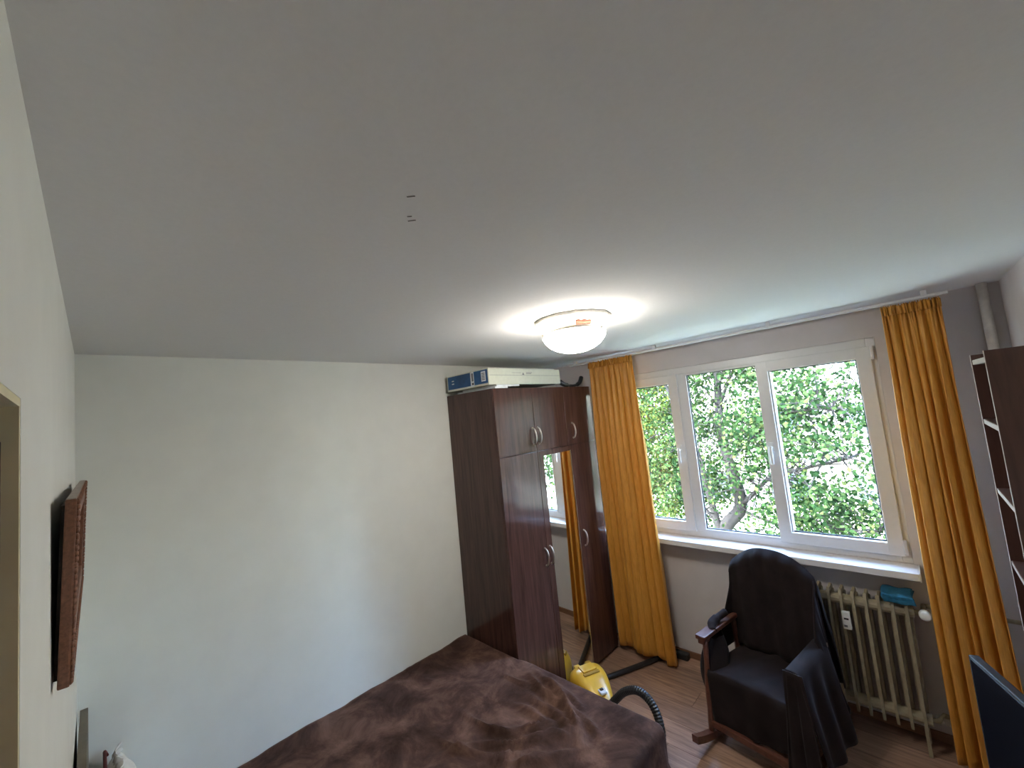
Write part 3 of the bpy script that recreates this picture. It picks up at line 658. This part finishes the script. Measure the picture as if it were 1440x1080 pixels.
# ================================================================== ROCKING CHAIR
CH = (1.783, 2.880, 0); CR = -math.radians(10)
ch = thing('rocking_chair', 'red-brown wooden rocking chair in front of the radiator', 'rocking chair', CH, CR)
def cy(s): return s  # chair faces -y
for s in (-1, 1):
    bm = bmesh.new(); n = 16; P = []
    Rr = 1.05
    for k in range(n+1):
        y = -.445+.745*k/n; zc = Rr-math.sqrt(Rr*Rr-(y+.02)**2)+.001
        P.append((y, zc))
    for (xa, xb) in ((s*.245-.018, s*.245+.018),):
        rows = [[Vector((xa, y, z)), Vector((xb, y, z)), Vector((xb, y, z+.042)), Vector((xa, y, z+.042)), Vector((xa, y, z))] for y, z in P]
        grid(bm, rows)
        for rw in (rows[0], rows[-1]): bm.faces.new([bm.verts.new(v) for v in rw[:4]])
    obj('rocker', bm, 'chairwood', ch, local=True)
    for y, z1, yt in ((-.27, .585, -.21), (.17, .59, .15)):
        zb = Rr-math.sqrt(Rr*Rr-(y+.02)**2)+.03
        bm = bmesh.new(); tube(bm, [(s*.245, y+(yt-y)*k/8, zb+(z1-zb)*k/8) for k in range(9)], [.015, .017, .015, .019, .020, .017, .015, .017, .016], 12)
        obj('leg', bm, 'chairwood', ch, local=True, smooth=True)
    bm = B((s*.255-.032, s*.255+.032, -.25, .17, .585, .612), bev=.006); bx(bm, s*.255-.02, s*.255+.02, -.245, -.17, .56, .586, bev=.004)
    obj('armrest', bm, 'chairwood', ch, local=True)
    bm = bmesh.new(); tube(bm, [(s*.20, .19, .40), (s*.20, .22, .7), (s*.19, .255, .92)], .018, 10); obj('back_post', bm, 'chairwood', ch, local=True, smooth=True)
obj('stretcher', B((-.245, .245, -.275, -.245, .10, .135), bev=.005), 'chairwood', ch, local=True)
obj('stretcher', B((-.245, .245, .155, .185, .11, .145), bev=.005), 'chairwood', ch, local=True)
obj('seat', B((-.235, .235, -.22, .23, .35, .40), bev=.012), 'chairwood', ch, local=True)
def backrest():
    rows = []
    for i in range(9):
        u = -1+2*i/8; ztop = 1.015-.11*abs(u)**2.4
        rows.append([Vector((u*.225, .185+(z-.42)*.11+dy, z)) for dy, z in ((0, .42), (0, .42+(ztop-.42)*.5), (0, ztop), (.025, ztop), (.025, .42))])
    return grid(bmesh.new(), rows)
obj('backrest', backrest(), 'chairwood', ch, local=True)
# throw draped over the chair
th = thing('throw_blanket', 'very dark brown throw draped over the rocking chair', 'blanket', CH, CR)
def yb(z): return .150+(z-.42)*.11
P = []
for i in range(57):       # over the backrest: up the front, over the top, down behind, with side skirts
    u = -1+2*i/56; au = abs(u)
    inner = min(1, au/.80); ztop = 1.045-.115*inner**2.4-(au-.80)*.35*(au > .80)
    side = max(0, (au-.80)/.20); sg = 1 if u > 0 else -1
    row = []
    for j in range(31):
        v = j/30
        if v < .5:
            t = v/.5; z = .425+(ztop-.425)*t
            spread = (1.06-.06*t)
            wob = .006*math.sin(u*21+z*4)+.010*math.sin(u*9+2)*(1-t)
            y = yb(z)-.004+wob-side*.16*(1-t)**.8+side*.03*t
        else:
            t = (v-.5)/.5; z = ztop-(ztop-.36)*t; spread = 1.0+.22*t*(1.3 if sg > 0 else .35)
            wob = .014*math.sin(u*15+1)*t; y = yb(ztop)+.062-.02*t+wob-side*.03
            if t < .12: y -= (.12-t)/.12*.035; z += .012*(1-t/.12)
        x = sg*(.243*inner+.012*side)*spread
        row.append(Vector((x+.004*math.sin(z*17+u*5), y, z)))
    P.append(row)
o = obj('back_cover', grid(bmesh.new(), P), 'throw', th, local=True, smooth=True); solid(o, .006, 0)
P = []
for i in range(57):       # right side sheet falling from the back to the floor side, beside the arm
    u = i/56; row = []
    for j in range(25):
        v = j/24; z = (.930-.28*u**1.2)*(1-v)+(.20+.10*u)*v
        x = .245+.020*u+(.03+.06*u)*v**.8*1.1+.012*math.sin(u*22+v*3)*v
        y = .21-.16*u+.02*math.sin(u*13+v*2)*v+.06*u*v
        row.append(Vector((x, y+.0, z)))
    P.append(row)
o = obj('side_fall', grid(bmesh.new(), P), 'throw', th, local=True, smooth=True); solid(o, .006, 0)
P = []
for i in range(49):       # seat and front apron
    u = -1+2*i/48; row = []
    for j in range(35):
        s = 1.0*j/34; sl_ = .42
        if s < sl_: y = .20-s; z = .418+.010*math.cos(u*2.5)-.008*abs(u)+.006*math.sin(u*8+s*14)
        else:
            dn = s-sl_; r_ = .03
            if dn < r_*1.57: y = .20-sl_-r_*math.sin(dn/r_); z = .425-r_*(1-math.cos(dn/r_))
            else: y = .20-sl_-r_-.004*math.sin(u*11)-.012*math.sin(u*7+1)*(dn-.05)*2; z = .425-r_-(dn-r_*1.57)
            z = max(z, .135+.04*u+.01*math.sin(u*9))
        row.append(Vector((u*.232*(1+.03*math.sin(s*6)), y, z)))
    P.append(row)
o = obj('seat_cover', grid(bmesh.new(), P), 'throw', th, local=True, smooth=True); solid(o, .006, 0)
P = []
for i in range(41):       # over the far arm, down both sides
    u = i/40; y = -.262+.40*u; row = []
    for j in range(35):
        v = -1+2*j/34; av = abs(v); s_ = av*.50; top = .034
        if s_ < top: x, z = .255+(s_ if v > 0 else -s_), .620-.004*(s_/top)**2
        else:
            dn = s_-top; sg = 1 if v > 0 else -1
            x = .255+sg*(top+.003+(.15*dn if sg > 0 else -.03*dn)+.014*math.sin(u*15+v)*min(1, dn*5)); z = .615-dn*(1.0 if sg > 0 else .45)
        yy = y-(.015*math.sin(v*5)+.03*max(0, .6-z)*(1-u)*1.2)
        row.append(Vector((x, yy, z)))
    P.append(row)
o = obj('arm_cover', grid(bmesh.new(), P), 'throw', th, local=True, smooth=True); solid(o, .006, 0)
P = []
for i in range(25):       # front of the far arm: cloth falling to the rocker
    u = i/24; row = []
    for j in range(25):
        v = j/24; row.append(Vector((.215+.085*u+(u-.3)*.10*v+.006*math.sin(u*14+v*3), -.268-.035*v+.012*math.sin(u*16)*v, .618-.55*v)))
    P.append(row)
o = obj('arm_front_fall', grid(bmesh.new(), P), 'throw', th, local=True, smooth=True); solid(o, .006, 0)
P = []
for i in range(37):       # bunch hanging out under the near arm
    u = i/36; a = 2*PI*u; row = []
    for j in range(21):
        v = j/20; z = .55-.35*v; rr = .03+.055*math.sin(PI*min(1, v*.9+.08))+.006*math.sin(a*5+v*3)
        row.append(Vector((-.262+rr*.85*math.cos(a)+.012*v, -.06-.10*v+rr*1.45*math.sin(a), z)))
    P.append(row)
bm = grid(bmesh.new(), P); obj('side_bunch', bm, 'throw', th, local=True, smooth=True)
bm = bmesh.new(); tube(bm, smooth_curve([(-.235, .05, .66), (-.255, -.02, .640), (-.262, -.08, .622), (-.24, -.12, .60)], 5), [.022]*6+[.028]*6+[.024]*4, 10); obj('arm_knot', bm, 'throw', th, local=True, smooth=True)
# ================================================================== VACUUM CLEANER
VB, VT = Vector((.655, 2.545)), Vector((.90, 2.435)); vd = (VT-VB).normalized()
vc = thing('vacuum_cleaner', 'yellow vacuum cleaner with black hose at the foot of the bed', 'vacuum cleaner', (.72, 2.52, 0), math.atan2(vd.y, vd.x))
rows = []
prof = [(-.135, .02, .10), (-.130, .075, .155), (-.11, .105, .195), (-.07, .128, .222), (-.01, .132, .228), (.06, .118, .212), (.13, .092, .178), (.19, .064, .140), (.225, .040, .112), (.235, .012, .085)]
pr = smooth_curve([(a, b, c) for a, b, c in prof], 4)
for p in pr:
    x, wd, ht = p; row = []
    for k in range(33):
        a = 2*PI*k/32; c_, s_ = math.cos(a), math.sin(a); ex = .62
        yy = wd*abs(c_)**ex*(1 if c_ > 0 else -1); zz = .5*(ht+.03)+(.5*(ht-.03))*abs(s_)**ex*(1 if s_ > 0 else -1)
        row.append(Vector((x, yy, zz)))
    rows.append(row)
bm = grid(bmesh.new(), rows); bmesh.ops.remove_doubles(bm, verts=bm.verts, dist=.0005); obj('body', bm, 'yellow', vc, local=True, smooth=True)
bm = B((-.06, .02, -.055, .055, .222, .236), bev=.006); obj('carry_handle', bm, 'yellow', vc, local=True)
obj('handle_recess', B((.022, .048, -.062, .062, .218, .2255), bev=.002), 'yellowd', vc, local=True)
obj('pedal', B((-.105, -.075, -.07, -.025, .196, .222), bev=.007), 'yellow', vc, local=True); obj('pedal', B((-.105, -.075, .025, .07, .196, .222), bev=.007), 'yellowd', vc, local=True)
obj('dial', B((.140, .160, -.012, .012, .168, .180), bev=.003), 'blackp', vc, local=True)
obj('badge', B((.125, .185, -.024, .024, .160, .1735), bev=.003), 'cwhite', vc, local=True)
for s in (-1, 1):
    bm = bmesh.new(); tube(bm, [(-.07, s*.118, .045), (-.07, s*.138, .045)], .044, 18); obj('wheel', bm, 'blackp', vc, local=True)
vinv = (Matrix.Translation(vc.location) @ Matrix.Rotation(vc.rotation_euler.z, 4, 'Z')).inverted()
def on_vacuum(o): o.parent = vc; o.matrix_parent_inverse = vinv; return o
hp = smooth_curve([(.955, 2.405, .14), (1.01, 2.40, .205), (1.08, 2.40, .275), (1.17, 2.40, .315), (1.26, 2.385, .295), (1.325, 2.35, .22), (1.345, 2.30, .13), (1.32, 2.235, .05), (1.22, 2.19, .027), (1.0, 2.18, .027)], 14)
bm = bmesh.new(); tube(bm, hp, [.0225+.0025*(i % 2) for i in range(len(hp))], 12); on_vacuum(obj('hose', bm, 'blackp'))['label'] = 'black ribbed hose'
bm = bmesh.new(); tube(bm, [(.925, 2.42, .10), (.965, 2.403, .15)], .028, 14); on_vacuum(obj('connector', bm, 'blackp'))
tbz = thing('vacuum_wand', 'black vacuum tube with floor nozzle lying under the curtain', 'vacuum tube', (.8, 3.1, 0))
bm = bmesh.new(); tube(bm, [(.60, 2.62, .021), (.665, 2.76, .021), (.84, 3.13, .021), (.90, 3.27, .022)], .0185, 14); obj('tube', bm, 'blackp', tbz, smooth=True)
obj('floor_nozzle', B((.88, 1.085, 3.345, 3.405, .001, .048), bev=.012), 'blackp', tbz)
bm = bmesh.new(); tube(bm, [(.895, 3.25, .024), (.93, 3.31, .03), (.965, 3.37, .03)], .021, 12); obj('neck', bm, 'blackp', tbz, smooth=True)
